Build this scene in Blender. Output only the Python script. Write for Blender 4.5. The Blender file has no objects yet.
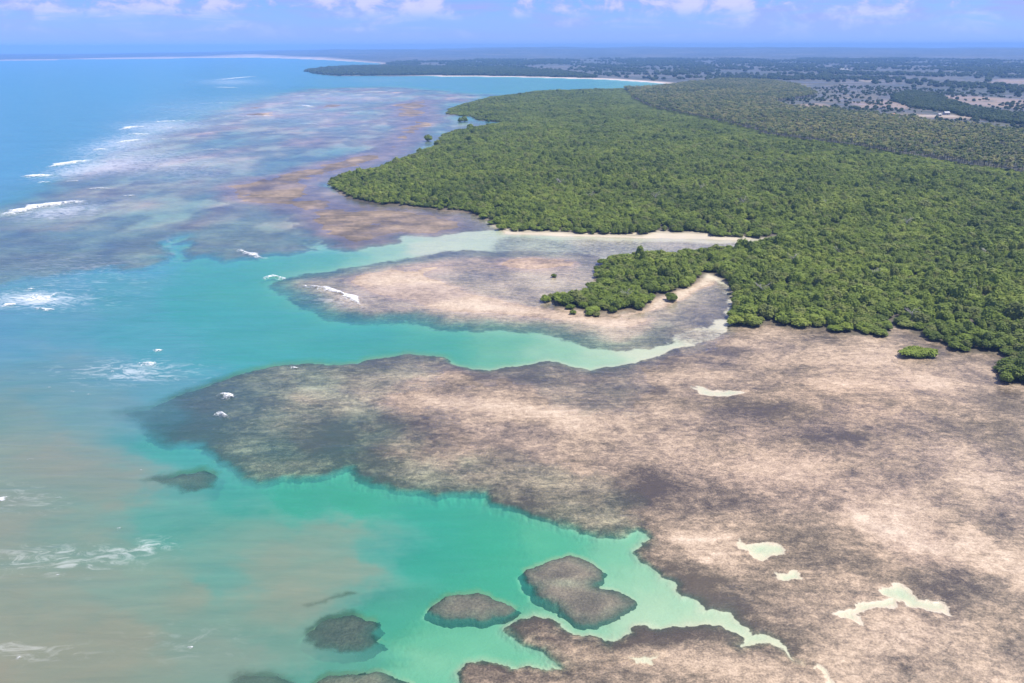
import bpy, bmesh, math, random
import numpy as np
from mathutils import Matrix, Vector
random.seed(7); RNG = np.random.default_rng(11)
S = bpy.context.scene; COL = S.collection
R = math.radians

# ------------------------------------------------------------------ camera
CAM_H, FPX, IW, IH = 120.0, 804.0, 1024.0, 683.0
PITCH = math.atan((IH/2-46.0)/FPX); ROLL = -0.0026
_F = np.array([0, math.cos(PITCH), -math.sin(PITCH)]); _R0 = np.array([1., 0, 0]); _U0 = np.array([0, math.sin(PITCH), math.cos(PITCH)])
_R = math.cos(ROLL)*_R0+math.sin(ROLL)*_U0; _U = -math.sin(ROLL)*_R0+math.cos(ROLL)*_U0
cd = bpy.data.cameras.new('camera'); cam = bpy.data.objects.new('camera', cd); COL.objects.link(cam)
cd.sensor_width = 36; cd.lens = 36*FPX/IW; cd.clip_start = 1; cd.clip_end = 120000
cam.matrix_world = Matrix(((_R[0], _U[0], -_F[0], 0), (_R[1], _U[1], -_F[1], 0), (_R[2], _U[2], -_F[2], CAM_H), (0, 0, 0, 1)))
S.camera = cam

# ------------------------------------------------------------------ world, sun, exposure
SUN_EL, SUN_AZ = R(64), R(88)          # azimuth measured from +Y towards +X
S.view_settings.view_transform = 'Standard'; S.view_settings.look = 'None'
S.view_settings.gamma = 1; S.view_settings.use_curve_mapping = False
S.view_settings.exposure = 0.56
S.render.engine = 'CYCLES'
S.cycles.use_denoising = True
try: S.cycles.denoiser = 'OPENIMAGEDENOISE'
except Exception: pass
S.cycles.max_bounces = 6; S.cycles.transparent_max_bounces = 12; S.cycles.volume_bounces = 1
S.cycles.use_adaptive_sampling = False

def NT(nt):
    nt.nodes.clear()
    def N(t, **k):
        n = nt.nodes.new(t)
        for a, v in k.items(): setattr(n, a, v)
        return n
    def L(a, b): nt.links.new(a, b)
    def put(sock, v):
        if hasattr(v, 'links') or isinstance(v, bpy.types.NodeSocket): L(v, sock)
        else: sock.default_value = v
    def M(op, a, b=None, c=None, clamp=False):
        n = N('ShaderNodeMath', operation=op); n.use_clamp = clamp
        for i, v in enumerate((a, b, c)):
            if v is not None: put(n.inputs[i], v)
        return n.outputs[0]
    def MIX(f, a, b, mode='MIX'):
        n = N('ShaderNodeMix', data_type='RGBA', blend_type=mode)
        put(n.inputs['Factor'], f)
        for nm, v in (('A', a), ('B', b)):
            s = [q for q in n.inputs if q.name == nm and q.type == 'RGBA'][0]
            if isinstance(v, tuple) and len(v) == 3: v = v+(1,)
            put(s, v)
        return [q for q in n.outputs if q.type == 'RGBA'][0]
    def NOISE(vec, scale, detail=4, rough=.55, dist=0.0, typ='FBM'):
        n = N('ShaderNodeTexNoise'); n.inputs['Scale'].default_value = scale; n.inputs['Detail'].default_value = detail
        n.inputs['Roughness'].default_value = rough; n.inputs['Distortion'].default_value = dist
        L(vec, n.inputs['Vector']); return n.outputs['Fac']
    def RAMP(f, stops):
        n = N('ShaderNodeValToRGB'); e = n.color_ramp.elements
        while len(e) > 1: e.remove(e[-1])
        e[0].position = stops[0][0]; e[0].color = tuple(stops[0][1])+(1,)
        for p, c in stops[1:]:
            q = e.new(p); q.color = tuple(c)+(1,)
        L(f, n.inputs['Fac']); return n.outputs['Color']
    def MAP(vec, rot=(0, 0, 0), scale=(1, 1, 1), loc=(0, 0, 0)):
        n = N('ShaderNodeMapping'); n.inputs['Rotation'].default_value = rot; n.inputs['Scale'].default_value = scale; n.inputs['Location'].default_value = loc
        L(vec, n.inputs['Vector']); return n.outputs['Vector']
    def SMOOTH(v, a, b):
        n = N('ShaderNodeMapRange', interpolation_type='SMOOTHSTEP'); put(n.inputs['Value'], v)
        n.inputs['From Min'].default_value = a; n.inputs['From Max'].default_value = b; return n.outputs[0]
    def ATT(name):
        n = N('ShaderNodeAttribute'); n.attribute_name = name; return n.outputs['Fac']
    class K: pass
    k = K(); k.N, k.L, k.M, k.MIX, k.NOISE, k.RAMP, k.MAP, k.SMOOTH, k.ATT, k.put = N, L, M, MIX, NOISE, RAMP, MAP, SMOOTH, ATT, put
    return k

W = bpy.data.worlds.new('World'); S.world = W; W.use_nodes = True
k = NT(W.node_tree)
tc = k.N('ShaderNodeTexCoord').outputs['Generated']
sep = k.N('ShaderNodeSeparateXYZ'); k.L(tc, sep.inputs[0])
zc = k.M('MAXIMUM', sep.outputs[2], 0.012)
cmb = k.N('ShaderNodeCombineXYZ'); k.L(sep.outputs[0], cmb.inputs[0]); k.L(sep.outputs[1], cmb.inputs[1]); k.L(zc, cmb.inputs[2])
sky = k.N('ShaderNodeTexSky', sky_type='NISHITA'); sky.sun_disc = False; sky.sun_elevation = SUN_EL; sky.sun_rotation = SUN_AZ
sky.air_density = 1.0; sky.dust_density = 0.3; sky.ozone_density = 4.0; sky.altitude = 100
k.L(cmb.outputs[0], sky.inputs['Vector'])
tint = k.MIX(1.0, sky.outputs[0], k.MIX(k.SMOOTH(sep.outputs[2], .10, .55), (0.44, 0.66, 1.66), (1.0, .97, .95)), 'MULTIPLY')
# low cumulus and thin cloud sheets near the horizon
cv = k.MAP(tc, scale=(1, 1, 1.7))
n1 = k.M('ADD', k.M('MULTIPLY', k.NOISE(cv, 26.0, 7, .6, .3), .6), k.M('MULTIPLY', k.NOISE(cv, 7.0, 2, .5), .4)); n2 = k.NOISE(k.MAP(tc, scale=(1, 1, 8), loc=(3, 1, 2)), 7.5, 6, .6, .5)
elev = sep.outputs[2]
cum = k.M('MULTIPLY', k.SMOOTH(n1, .455, .58), k.SMOOTH(elev, .024, .044))
sheet = k.M('MULTIPLY', k.SMOOTH(n2, .38, .66), k.SMOOTH(elev, .0, .04))
cf = k.M('MAXIMUM', k.M('MULTIPLY', cum, .85), k.M('MULTIPLY', sheet, .8))
cloud = k.MIX(k.SMOOTH(n1, .47, .62), (3.0, 3.5, 7.6), (5.4, 5.4, 7.8))
skyc = k.MIX(cf, tint, cloud)
bg = k.N('ShaderNodeBackground'); k.L(skyc, bg.inputs['Color']); bg.inputs['Strength'].default_value = 0.09
wo = k.N('ShaderNodeOutputWorld'); k.L(bg.outputs[0], wo.inputs['Surface'])

sd_ = bpy.data.lights.new('sun', 'SUN'); sd_.energy = 4.9; sd_.angle = R(.53); sd_.color = (1, .945, .85)
sun = bpy.data.objects.new('sun', sd_); COL.objects.link(sun)
_sv = Vector((math.cos(SUN_EL)*math.sin(SUN_AZ), math.cos(SUN_EL)*math.cos(SUN_AZ), math.sin(SUN_EL)))
sun.rotation_euler = _sv.to_track_quat('Z', 'Y').to_euler()

# ------------------------------------------------------------------ helpers: map survey and fields
def ray(x, y):
    x = np.asarray(x, float); y = np.asarray(y, float)
    return (_F[None]*FPX+_R[None]*(x-IW/2)[:, None]-_U[None]*(y-IH/2)[:, None])
def ground(x, y, z=0.0):
    d = ray(np.atleast_1d(x), np.atleast_1d(y)); t = (CAM_H-z)/(-d[:, 2])
    return d[:, 0]*t, d[:, 1]*t
def project(X, Y, Z):
    v = (X, Y, Z-CAM_H)
    a = v[0]*_R[0]+v[1]*_R[1]+v[2]*_R[2]; b = v[0]*_U[0]+v[1]*_U[1]+v[2]*_U[2]; c = v[0]*_F[0]+v[1]*_F[1]+v[2]*_F[2]
    return IW/2+FPX*a/c, IH/2-FPX*b/c
def pts(s): return np.array([[float(q) for q in p.split(',')] for p in s.split()])
def polar(P):
    X, Y = ground(P[:, 0], P[:, 1]); return np.stack([np.arctan2(X, Y), np.log(np.hypot(X, Y))], 1)

def perlin(x, y, seed=0):
    xi = np.floor(x).astype(np.int64); yi = np.floor(y).astype(np.int64)
    xf = (x-xi).astype(np.float32); yf = (y-yi).astype(np.float32)
    def g(ix, iy):
        h = (ix*374761393+iy*668265263+seed*974634777) & 0xffffffff
        h = ((h ^ (h >> 13))*1274126177) & 0xffffffff
        h = h ^ (h >> 16)
        a = (h & 0xffff).astype(np.float32)*(2*math.pi/65536)
        return np.cos(a), np.sin(a)
    u = xf*xf*xf*(xf*(xf*6-15)+10); v = yf*yf*yf*(yf*(yf*6-15)+10)
    a = g(xi, yi); b = g(xi+1, yi); c = g(xi, yi+1); d = g(xi+1, yi+1)
    n00 = a[0]*xf+a[1]*yf; n10 = b[0]*(xf-1)+b[1]*yf; n01 = c[0]*xf+c[1]*(yf-1); n11 = d[0]*(xf-1)+d[1]*(yf-1)
    return (n00*(1-u)+n10*u)*(1-v)+(n01*(1-u)+n11*u)*v
def fbm(x, y, oct=4, seed=0, gain=.5):
    s = 0; a = 1.0; f = 1.0
    for i in range(oct):
        s = s+a*perlin(x*f, y*f, seed+i*17); a *= gain; f *= 2.03
    return s.astype(np.float32)
def ss(a, b, x):
    t = np.clip((x-a)/(b-a), 0, 1); return t*t*(3-2*t)

TH = np.concatenate([np.arange(-1.0, -.70, .012), np.arange(-.70, .70, .00112), np.arange(.70, 1.0, .012)])
AL = np.concatenate([np.arange(.0068, .10, .0007), np.arange(.10, .98, .00115)])
RR = CAM_H/np.tan(AL); LA = np.log(RR)
NR, NC = len(AL), len(TH)
GX = (RR[:, None]*np.sin(TH)[None]); GY = (RR[:, None]*np.cos(TH)[None])
PX, PY = project(GX, GY, np.zeros_like(GX)); PX = PX.astype(np.float32); PY = PY.astype(np.float32)
T2 = np.broadcast_to(TH[None].astype(np.float32), (NR, NC)); L2 = np.broadcast_to(LA[:, None].astype(np.float32), (NR, NC))
WT = fbm(T2*26, L2*26, 5, 3, .6); WL = fbm(T2*26, L2*26, 5, 53, .6)
FAR = -0.25
def sdist(poly, warp=.010, margin=.16, raw=False):
    """Distance to an outline on the ground, positive inside, in units of the distance to the survey point."""
    P = polar(poly) if not raw else poly
    out = np.full((NR, NC), -margin, np.float32)
    m = margin+warp*1.5
    c = np.where((TH > P[:, 0].min()-m) & (TH < P[:, 0].max()+m))[0]; r = np.where((LA > P[:, 1].min()-m) & (LA < P[:, 1].max()+m))[0]
    if not len(c) or not len(r): return out
    sl = (slice(r[0], r[-1]+1), slice(c[0], c[-1]+1))
    x = (T2[sl]+warp*WT[sl]).ravel(); y = (L2[sl]+warp*WL[sl]).ravel()
    d2 = np.full(x.shape, 1e9, np.float32); ins = np.zeros(x.shape, bool)
    n = len(P)
    for i in range(n):
        ax, ay = P[i].astype(np.float32); bx, by = P[(i+1) % n].astype(np.float32)
        ex, ey = bx-ax, by-ay; L_ = ex*ex+ey*ey+1e-12
        t = np.clip(((x-ax)*ex+(y-ay)*ey)/L_, 0, 1)
        d2 = np.minimum(d2, (x-ax-t*ex)**2+(y-ay-t*ey)**2)
        if ay != by:
            cr = ((ay > y) != (by > y)) & (x < (bx-ax)*(y-ay)/(by-ay)+ax); ins ^= cr
    d = np.sqrt(d2); d = np.where(ins, d, -d)
    out[sl] = np.clip(d, -margin, 1).reshape(out[sl].shape); return out
def blob(x, y, rx, ry, a=1.0, tilt=0.0):
    dx = PX-x; dy = PY-y-tilt*dx
    return (a*np.exp(-(dx/rx)**2-(dy/ry)**2)).astype(np.float32)
def soundings(tab, sx=42., sy=26.):
    acc = np.zeros((NR, NC, len(tab[0])-2), np.float32); wsum = np.zeros((NR, NC), np.float32)+1e-9
    dg = fbm((PX+PY*1.6)/210, (PY-PX*.35)/46, 4, 71); wx = PX+14*WT+34*dg; wy = PY+9*WL-16*dg
    for row in tab:
        # farther surveys reach less far down the page
        d2 = ((wx-row[0])/sx)**2+((wy-row[1])/sy)**2
        w = 1/(d2+.35)**2.0
        wsum += w
        for j, v in enumerate(row[2:]): acc[..., j] += w*v
    return acc/wsum[..., None]

# ------------------------------------------------------------------ outlines surveyed on the ground
coast = "-300,63 0,61 110,59 255,57.5 318,59.5 363,62.3 381,63.6 366,66.4 318,69.5 306,71.5 318,74.5 338,76.3 406,76.2 511,77.2 607,79.7 652,82.7 684,85.6 " \
 "660,87.3 632,88.6 572,90.6 537,91.6 511,95.5 491,97.6 471,102.6 448,109.6 448,114.6 473,117 478,120.5 503,122.8 481,127.5 456,131.5 441,136.5 438,145.5 421,152.5 406,160.5 373,171 345,176 328,183.5 " \
 "342,194.5 355,200.5 371,203.5 406,206.5 443,210.5 468,212.5 488,220.5 500,230.5 527,232.5 554,232.5 582,235.3 612,235.3 642,236.3 652,233.3 687,233.3 709,234.5 717,237.3 737,238.3 767,238.6 783,236.5 " \
 "783,240 767,241.5 744,248.5 729,252 694,254 672,256 652,255 619,259 607,262 595,268 597,283 589,293 569,296 557,302 559,308 574,310 597,314 619,315 634,313 648,307 652,300 667,295 687,289 702,280 709,274 719,279 728,284 733,298 733,313 734,325 752,329 768,322 780,328 805,330 828,330 838,333 868,337 885,338 893,328 908,329 920,336 943,344 958,353 980,354 1008,355 998,366 996,381 1008,385 1100,388 1500,400 1500,49 512,47.6 -700,52"
mangrove = "448,109.6 448,114.6 473,117 478,120.5 503,122.8 481,127.5 456,131.5 441,136.5 438,145.5 421,152.5 406,160.5 373,171 345,176 328,183.5 " \
 "342,194.5 355,200.5 371,203.5 406,206.5 443,210.5 468,212.5 488,220.5 500,230.5 527,232.5 554,232.5 582,235.3 612,235.3 642,236.3 652,233.3 687,233.3 709,234.5 717,237.3 737,238.3 767,238.6 783,236.5 " \
 "783,240 767,241.5 744,248.5 729,252 694,254 672,256 652,255 619,259 607,262 595,268 597,283 589,293 569,296 557,302 559,308 574,310 597,314 619,315 634,313 648,307 652,300 667,295 687,289 702,280 709,274 719,279 728,284 733,298 733,313 734,325 752,329 768,322 780,328 805,330 828,330 838,333 868,337 885,338 893,328 908,329 920,336 943,344 958,353 980,354 1008,355 998,366 996,381 1008,385 1100,388 1200,392 1200,200 " \
 "1023,176 993,171 958,166 933,161 893,155 858,148 828,145 767,136 737,126 702,118 652,108 632,98 640,90 625,88.6 572,90.6 537,91.6 511,95.5 491,97.6 471,102.6"
palms = "634,101 654,111 703,121 738,129 768,139 828,148 858,151 893,158 933,163 960,168 995,173 1023,177 1200,196 1200,150 1023,137 993,132 943,128.5 908,122 863,117 828,112.5 790,111 775,104 800,101 818,97 800,88 768,82.5 730,81 690,84 655,89 625,90"
hedge = "893,96 915,93 935,96 950,103 985,112 1024,118 1200,140 1200,146 1024,127 985,122 940,113 915,109 895,103"
spitwood = "306,71.7 318,74.3 338,75.9 406,75.5 511,76.4 600,78.5 560,72.5 500,69.5 440,67.8 366,66.6 318,69.6"
C, MG, PM, HG, SW = (pts(q) for q in (coast, mangrove, palms, hedge, spitwood))
R1 = pts("110,412 150,402 200,384 255,366.5 273,362 313,360 356,361 368,356 411,352 436,353 453,359.5 473,367 491,369 512,364 530,361.5 552,360 572,365 592,368 617,366 640,359.5 672,350 700,343 722,333 737,319 770,300 868,315 930,320 1008,340 1030,366 1100,380 1500,380 1500,900 440,900 458,683 456,672 463,662 481,658 506,662 512,666 537,664.5 562,667 552,659 537,648 522,643 508,631 506,626 517,620 534,613 549,616 562,624 574,632 594,634 609,639 629,633 632,626 644,622 662,627 687,624 722,623 729,627 747,637 742,645 768,642 785,649 800,662 788,647 768,637 752,634 742,624 729,612 702,609 699,599 684,597 672,582 652,569 637,561 632,551 647,537 640,530 612,536 587,532 549,519 522,512 511,508 488,504 486,493 456,494 436,497 416,491 388,487 356,478 351,467 328,477 296,477 255,483 240,477 225,467 207,452 200,443 170,446 145,434")
R2 = pts("262,284 275,276 330,268 400,257 450,249 512,249 560,251 598,254 610,262 700,276 722,280 733,296 734,322 722,321 710,326 697,329 686,335 672,343 655,348 620,352 590,347 562,339 537,332.5 511,331.5 471,330 431,327 406,321 368,323 331,320 306,311 290,300")
R3 = pts("210,186 215,201 255,206 286,216 298,228 318,241 328,248 356,251 396,243 406,236 440,238 470,232 500,230 480,210 371,200 330,184 373,170 406,160 430,140 445,120 445,100 420,98 380,104 390,128 366,150 331,157 286,170 245,177")
R4 = pts("-60,228 70,229 160,230 173,225 171,257 150,271 105,268 60,276 0,284 -60,284")
R4B = pts("182,223 215,207 256,206 298,230 318,249 296,253 256,256 230,262 205,256 182,259")
RZ = pts("20,195 100,152 190,118 230,104 300,88 400,86 470,92 505,94 491,99 471,104 452,111 480,119 506,123.5 470,131 440,150 331,184 335,235 318,249 290,240 256,232 215,236 190,240 178,236 150,240 60,238 -40,236 -40,214")
patches = {
 'P1': "518,569 549,556 567,552 587,557 609,571 607,579 598,583 619,588 637,603 622,617 597,624 574,622 559,612 537,598 522,580",
 'P2': "427,608 436,598 458,588 481,589.5 506,598 518,607 508,616 481,621 451,621 436,616",
 'P3': "301,629 328,613 356,609 378,614 385,624 373,634 386,642 363,652 338,654 316,649 303,639",
 'P4': "301,606 331,594 351,590 362,592 351,597 321,605 308,609",
 'P5': "318,676 346,668 376,666 396,672 416,684 425,700 380,715 300,712 300,690",
 'P6': "226,676 245,668 275,666 297,676 300,700 240,712 220,695",
 'P7': "142,479 155,475 180,467 207,466 220,474 215,487 195,492 175,488 150,486"}
pools = ["736,534 747,542 767,543 787,549 768,558 752,557 742,549", "775,571 795,571 804,581 778,579",
 "883,588 893,584.5 905,588 920,598 940,601 959,618 943,612 923,608 905,608 902,603 895,602 893,608 873,611 853,614 863,626 845,621 832,613 848,613 865,603 888,598",
 "692,388 712,389.5 734,389.5 747,393 722,396 702,394", "630,659 652,657 651,663 632,661.5", "813,669 826,670 830,680 836,690 824,684 826,676"]
sandp = ["488,221 540,230.5 600,233.5 650,231.5 700,232 762,238 740,240 700,238.6 640,237.8 560,236.3 505,234",
         "646,309 655,299 690,287 708,273 722,279 712,284 688,296 660,308 622,316.5 585,313 560,309 600,312"]

sdC = sdist(C, .003, .2); land = ss(-.004, .004, sdC)
sdM = sdist(MG, .003, .16); sdP = sdist(PM, .004, .16)
rag = .0018*fbm(GX/5, GY/5, 3, 73)+.0040*fbm(GX/16, GY/16, 3, 74)
s1, s2, s3, s4, sz = sdist(R1, .009), sdist(R2, .012), sdist(R3, .012), np.maximum(sdist(R4, .02), sdist(R4B, .018)), sdist(RZ, .014)

# soundings: x, y, depth (m), silt, offshore blueness
deep = soundings([
 (50,75,7,0,1), (0,150,6,.12,.85), (150,70,8,0,1), (300,62,7,0,1), (60,120,6,.05,.9), (230,95,3.5,.1,.8), (330,84,4,0,.75), (430,86,4,0,.6), (560,82,3.5,0,.5), (650,85,2,0,.4),
 (0,250,2.6,.25,.8), (30,200,3.5,.2,.8), (110,190,3,.15,.7), (70,160,5,.05,.8), (180,140,2.6,.15,.7), (300,120,2.2,.1,.7), (400,110,1.6,.1,.6), (340,150,1.6,.15,.6), (250,160,2,.15,.6),
 (0,330,3,.45,.55), (60,330,3.2,.35,.35), (20,290,2,.35,.7), (120,300,3,.2,.25), (200,300,3.6,.0,.2), (150,340,3.4,.15,.2), (240,280,3.2,.0,.15), (240,345,3.2,.05,.12), (330,340,3,.05,.1), (430,342,2.4,.05,.05), (500,350,1.5,.08,.0), (560,350,1.0,.08,0), (590,358,.65,.1,0), (640,354,.32,.1,0), (690,337,.14,.05,0), (714,324,.12,0,0),
 (0,420,3,.75,.1), (60,380,3,.6,.25), (100,410,3,.6,.15), (130,375,3,.5,.3), (0,520,3,.85,.1), (60,470,3,.85,.1), (110,490,3,.85,.05), (160,400,3,.4,.1), (60,600,3,.82,0.05), (110,590,3,.72,.05), (30,625,3,.9,.02), (0,680,3,1,0), (60,655,3,.95,0), (120,640,3,.95,0), (220,650,3,.8,.05), (90,555,3,.72,.05), (150,570,3.2,.6,0),
 (185,450,3.2,.12,0), (230,500,3.4,.1,.05), (165,515,3.2,.28,.05), (120,520,3,.55,.1), (300,495,3.2,0,0), (360,500,3,0,0), (430,520,3.3,0,.1), (330,540,3,.62,0), (275,560,3,.74,0), (255,528,3,.5,0), (235,572,3.1,.4,.05), (200,590,3,.8,0), (350,565,3,.8,0), (375,560,3.4,.15,.05), (290,600,3,.8,0), (280,640,2.6,.6,0),
 (420,560,3.4,0,.05), (480,540,3,0,0), (560,540,2.1,0,0), (610,548,1.3,.05,0), (640,580,1.0,.05,0), (660,600,.75,.05,0), (720,620,.5,.05,0), (640,615,.7,.05,0), (560,630,1.1,.05,0), (500,575,2.6,0,0), (480,640,1.6,0,0), (425,655,1.3,0,0), (440,632,1.7,0,0), (520,655,1.6,0,0), (400,615,2.6,.1,0), (780,652,.35,.05,0), (350,680,2.2,.3,0),
 (520,244,.35,.05,.3), (600,245,.18,.05,.2), (700,245,.1,.05,.2), (440,250,.35,.05,.4), (380,258,.9,.05,.4), (300,258,1.8,.05,.2), (256,268,2.6,.0,.2)])
depth0, silt, sea = deep[..., 0], deep[..., 1], deep[..., 2]
sea = np.clip(sea+.62*ss(-.05, .03, np.maximum(s4, sz))+blob(210, 420, 120, 55, .55)+.42*ss(460, 340, PY)*ss(600, 300, PX), 0, 1)
s1 = s1+rag; s2 = s2+rag
nW = fbm(GX/9, GY/9, 4, 5); nV = fbm(GX/38, GY/38, 4, 6); nU = fbm(GX/170, GY/170, 3, 8)
nL = fbm(T2*60, L2*60, 4, 21)           # keeps its size in the picture whatever the range

Hh = -(depth0*(1+.15*nV))
shoal = soundings([(120,415,-1.5), (160,420,-1.1), (215,400,-.5), (200,425,-.7), (260,380,-.5), (250,450,-.55), (240,470,-.7), (310,395,-.2), (310,370,-.5), (300,440,-.35), (330,465,-.55), (400,365,-.22), (430,400,.05), (430,480,-.35), (450,440,0), (520,400,.1), (540,375,-.12), (600,390,-.08), (600,440,.16), (550,490,-.15), (600,525,-.25), (690,380,.04), (700,450,.2), (800,400,.15), (900,400,.18), (900,500,.25), (700,520,.18), (660,560,.0), (720,590,.02), (800,560,.16), (850,640,.2), (1000,600,.2), (560,650,.02), (650,640,.03), (700,670,.1), (500,680,.05), (980,440,.12), (860,350,.08), (760,345,.06)], 40, 26)[..., 0]
def raise_to(H, sd, lvl, a=-.006, b=.012):
    w = ss(a, b, sd); return H*(1-w)+np.maximum(H, lvl)*w
Hh = raise_to(Hh, sz, -.55+.9*fbm(GX/70, GY/150, 4, 61)-.5*nU, -.03, .04)
Hh = raise_to(Hh, s4, -.75-.3*nU-.2*nV, -.012, .02)
Hh = raise_to(Hh, s3, .07+.13*nV+.10*nU-.16*ss(0,.05,.05-s3)-.12*ss(-.05,-.005,sdC)-blob(420,175,70,28,.10)-blob(300,190,40,14,.05)-blob(460,222,40,8,.12), -.008, .02)
l2 = -.13+.10*nV+.06*nU-.45*ss(.0, .05, .06-s2)
band = sdist(pts("344,283 350,276 386,268 440,279 470,291 512,302 560,310 620,318 660,318 640,330 580,324 512,316 451,312 396,299 376,294"), .008)
l2 = l2+.32*ss(-.012, .03, band)+blob(540,262,60,8,.25)+blob(420,268,50,6,.12)-blob(712,306,22,14,.12)-blob(600,290,60,14,.0)
Hh = raise_to(Hh, s2, l2, -.03, .05)
e1 = ss(0, .03, .032-s1)
Hh = raise_to(Hh, s1, shoal+.10*nV+.05*nW-.16*e1, -.013, .014)
for i, p in enumerate(pools):
    w = ss(-.007, .008, sdist(pts(p), .013, .05)+rag); Hh = Hh*(1-w)+(-.16-.38*ss(.0, .03, sdist(pts(p), .013, .05)+rag)+.20*nW+.12*nV)*w
# loose coral heads just off the reef wall
heads = 0*ss(.20, .36, fbm(GX/4.5, GY/4.5, 3, 85)+.12*fbm(GX/15, GY/15, 2, 86))*ss(-.020, -.002, s1)*(s1 < .004)*ss(405, 440, PY)*ss(470, 430, np.abs(PX-560))
Hh = Hh*(1-heads)+np.maximum(Hh, -.45)*heads
sandw = np.zeros_like(Hh)
for p in sandp:
    w = ss(-.008, .010, sdist(pts(p), .005, .05)); sandw = np.maximum(sandw, w if p is sandp[0] else .5*w); Hh = Hh*(1-w)+np.maximum(Hh, .22+.1*nV)*w
hl = .35+1.6*ss(.0, .10, sdC)+.1*nV+2.0*ss(0, .2, sdP)
rng2 = np.broadcast_to(RR[:, None], GX.shape)
hillN = np.clip(.55+fbm(GX/2600, GY/2600, 4, 31)*1.1, 0, 2)
hl = hl+(.55+.45*hillN)*ss(6500, 15500, rng2)*(4+100*ss(60, 560, PX)*(1-.30*ss(650, 1050, PX)))+ss(3000, 9000, rng2)*10*np.clip(.4+fbm(GX/1400, GY/1400, 3, 41), 0, 1)
Hh = Hh*(1-land)+np.maximum(Hh, hl)*land
HB = Hh.copy()                        # sea bed without the patch reefs

# masks of what the ground is made of
crk = sdist(pts('500,232 560,236 640,238 720,240 765,238 765,243 735,256 690,262 610,262 560,259 512,257 470,250'), .008)
Hh = Hh
reefw = np.maximum.reduce([.55*ss(-.01, .03, crk), ss(-.004, .006, s1), ss(-.01, .02, s2), ss(-.008, .015, s3), ss(-.012, .015, s4), .8*ss(-.03, .03, sz)])
reefw = np.maximum(reefw, ss(.25, .6, heads))
reefw = np.maximum(reefw, np.clip(blob(698,335,46,13,.62), 0, 1))
for p in pools: reefw = reefw*(1-ss(-.007, .006, sdist(pts(p), .013, .05)+rag))
reefw = reefw*(1-.95*sandw)
nQ = fbm(GX/24, GY/24, 5, 83, .6)
tone = .575+.10*nL+.10*nU+.26*nV+.24*nQ
tone = tone-.33*np.clip(.75+1.6*nL+.6*nV, 0, 1.3)*ss(0, .045, .05-s1)*ss(-.01, .0, s1)*(1-blob(820,345,160,20,.9))
tone = tone-.25*ss(0, .05, .06-s2)-.05*(s2 > 0)+.24*ss(-.012, .03, band)
tone = tone-.10*ss(-.01, .02, s3)+.4*(sandw > .02)*sandw-.06*(s4 > 0)+.02*ss(-.01, .02, s3)+.35*ss(.05, .3, fbm(GX/60, GY/120, 3, 64))*(sz > 0)*(s3 < 0)
for b in [(215,425,95,52,-.30), (300,455,110,26,-.14), (430,402,170,9,.26,.06), (560,418,120,12,.22,.08), (700,460,130,28,.20,.1), (620,440,120,20,.12), (880,520,120,30,.24,.3), (930,540,60,14,.25,.35), (980,480,70,25,.10), (850,360,130,14,.20,.1), (960,385,70,14,.14,.1), (700,375,60,12,.10), (860,650,130,22,.16,-.12), (640,655,70,12,.18), (720,555,30,14,.22), (700,540,26,8,.2), (590,660,50,10,.1), (400,375,60,6,.14),
          (420,430,160,14,-.10), (600,395,110,14,-.14), (560,500,90,14,-.10), (700,570,40,20,-.15), (800,400,80,12,-.10), (840,440,50,8,-.14), (650,490,14,8,-.28), (760,540,60,30,-.06), (870,570,90,12,-.14,.2), (900,470,90,14,-.05), (640,620,110,26,-.14), (480,380,100,10,-.10), (390,423,22,5,-.15), (1000,425,60,16,-.12), (775,575,30,14,-.18), (950,590,70,12,-.14,.25), (640,470,20,6,-.1), (760,410,60,8,-.1), (850,610,50,10,-.08)]:
    tone = tone+blob(*b)
for s_, a_, wp in (("638,535 668,540 700,552 735,585 762,638 752,636 742,624 724,612 702,606 684,597 672,582 652,569 637,561", -.17, .016), ("700,628 735,632 742,645 715,650 690,640", -.15, .016), ("644,628 690,630 680,650 640,655 615,645", -.2, .018), ("895,600 935,590 975,600 990,625 960,618 925,606", -.12, .018), ("895,578 930,560 1000,575 1010,600 950,598 920,592", -.17, .02),
        ("835,505 850,500 880,520 915,540 945,556 920,556 885,545 855,530", .26, .018), ("945,530 975,520 1000,545 970,552", .2, .016), ("648,535 680,535 690,545 662,547", .22, .012), ("690,555 720,556 715,567 692,565", .25, .012), ("640,640 700,655 760,650 800,670 700,676 620,668", .12, .02),
        ("640,484 656,486 658,500 640,498", -.3, .014), ("835,434 868,430 880,442 850,448", -.2, .014)):
    tone = tone+a_*ss(-.006, .012, sdist(pts(s_), wp, .05))
rust = np.clip(blob(340,222,80,26,.2)+blob(520,262,70,10,.7)+blob(860,400,120,40,.55)+blob(780,470,160,50,.35)+blob(330,165,90,14,.1)+blob(900,560,100,40,.25), 0, 1)
beach = np.clip(1-reefw, 0, 1)
mudw = land*ss(-.004, .006, sdM)*(1-sandw)
farm = land*(1-ss(-.006, .01, sdM))
shore = np.zeros_like(Hh)
for s_, wd in (("-300,63.4 0,61.5 110,59.5 255,57.9 318,60 363,62.8 384,63.6 363,62 318,59 255,57.1 110,58.6 0,60.6 -300,62.4", .02), ("400,76.6 511,77.8 607,80.4 652,83.3 672,86 690,86 692,84.6 675,84 652,81.9 607,79.0 511,76.7 440,75.9", .01), ("742,82.4 768,81.6 764,80.6 745,81.0", .01)):
    shore = np.maximum(shore, ss(-.02, .004, sdist(pts(s_), .0, .1)))
shore = shore*ss(-.03, -.01, sdC)*(1-.45*ss(72, 66, PY))
fld = np.zeros_like(Hh)
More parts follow.
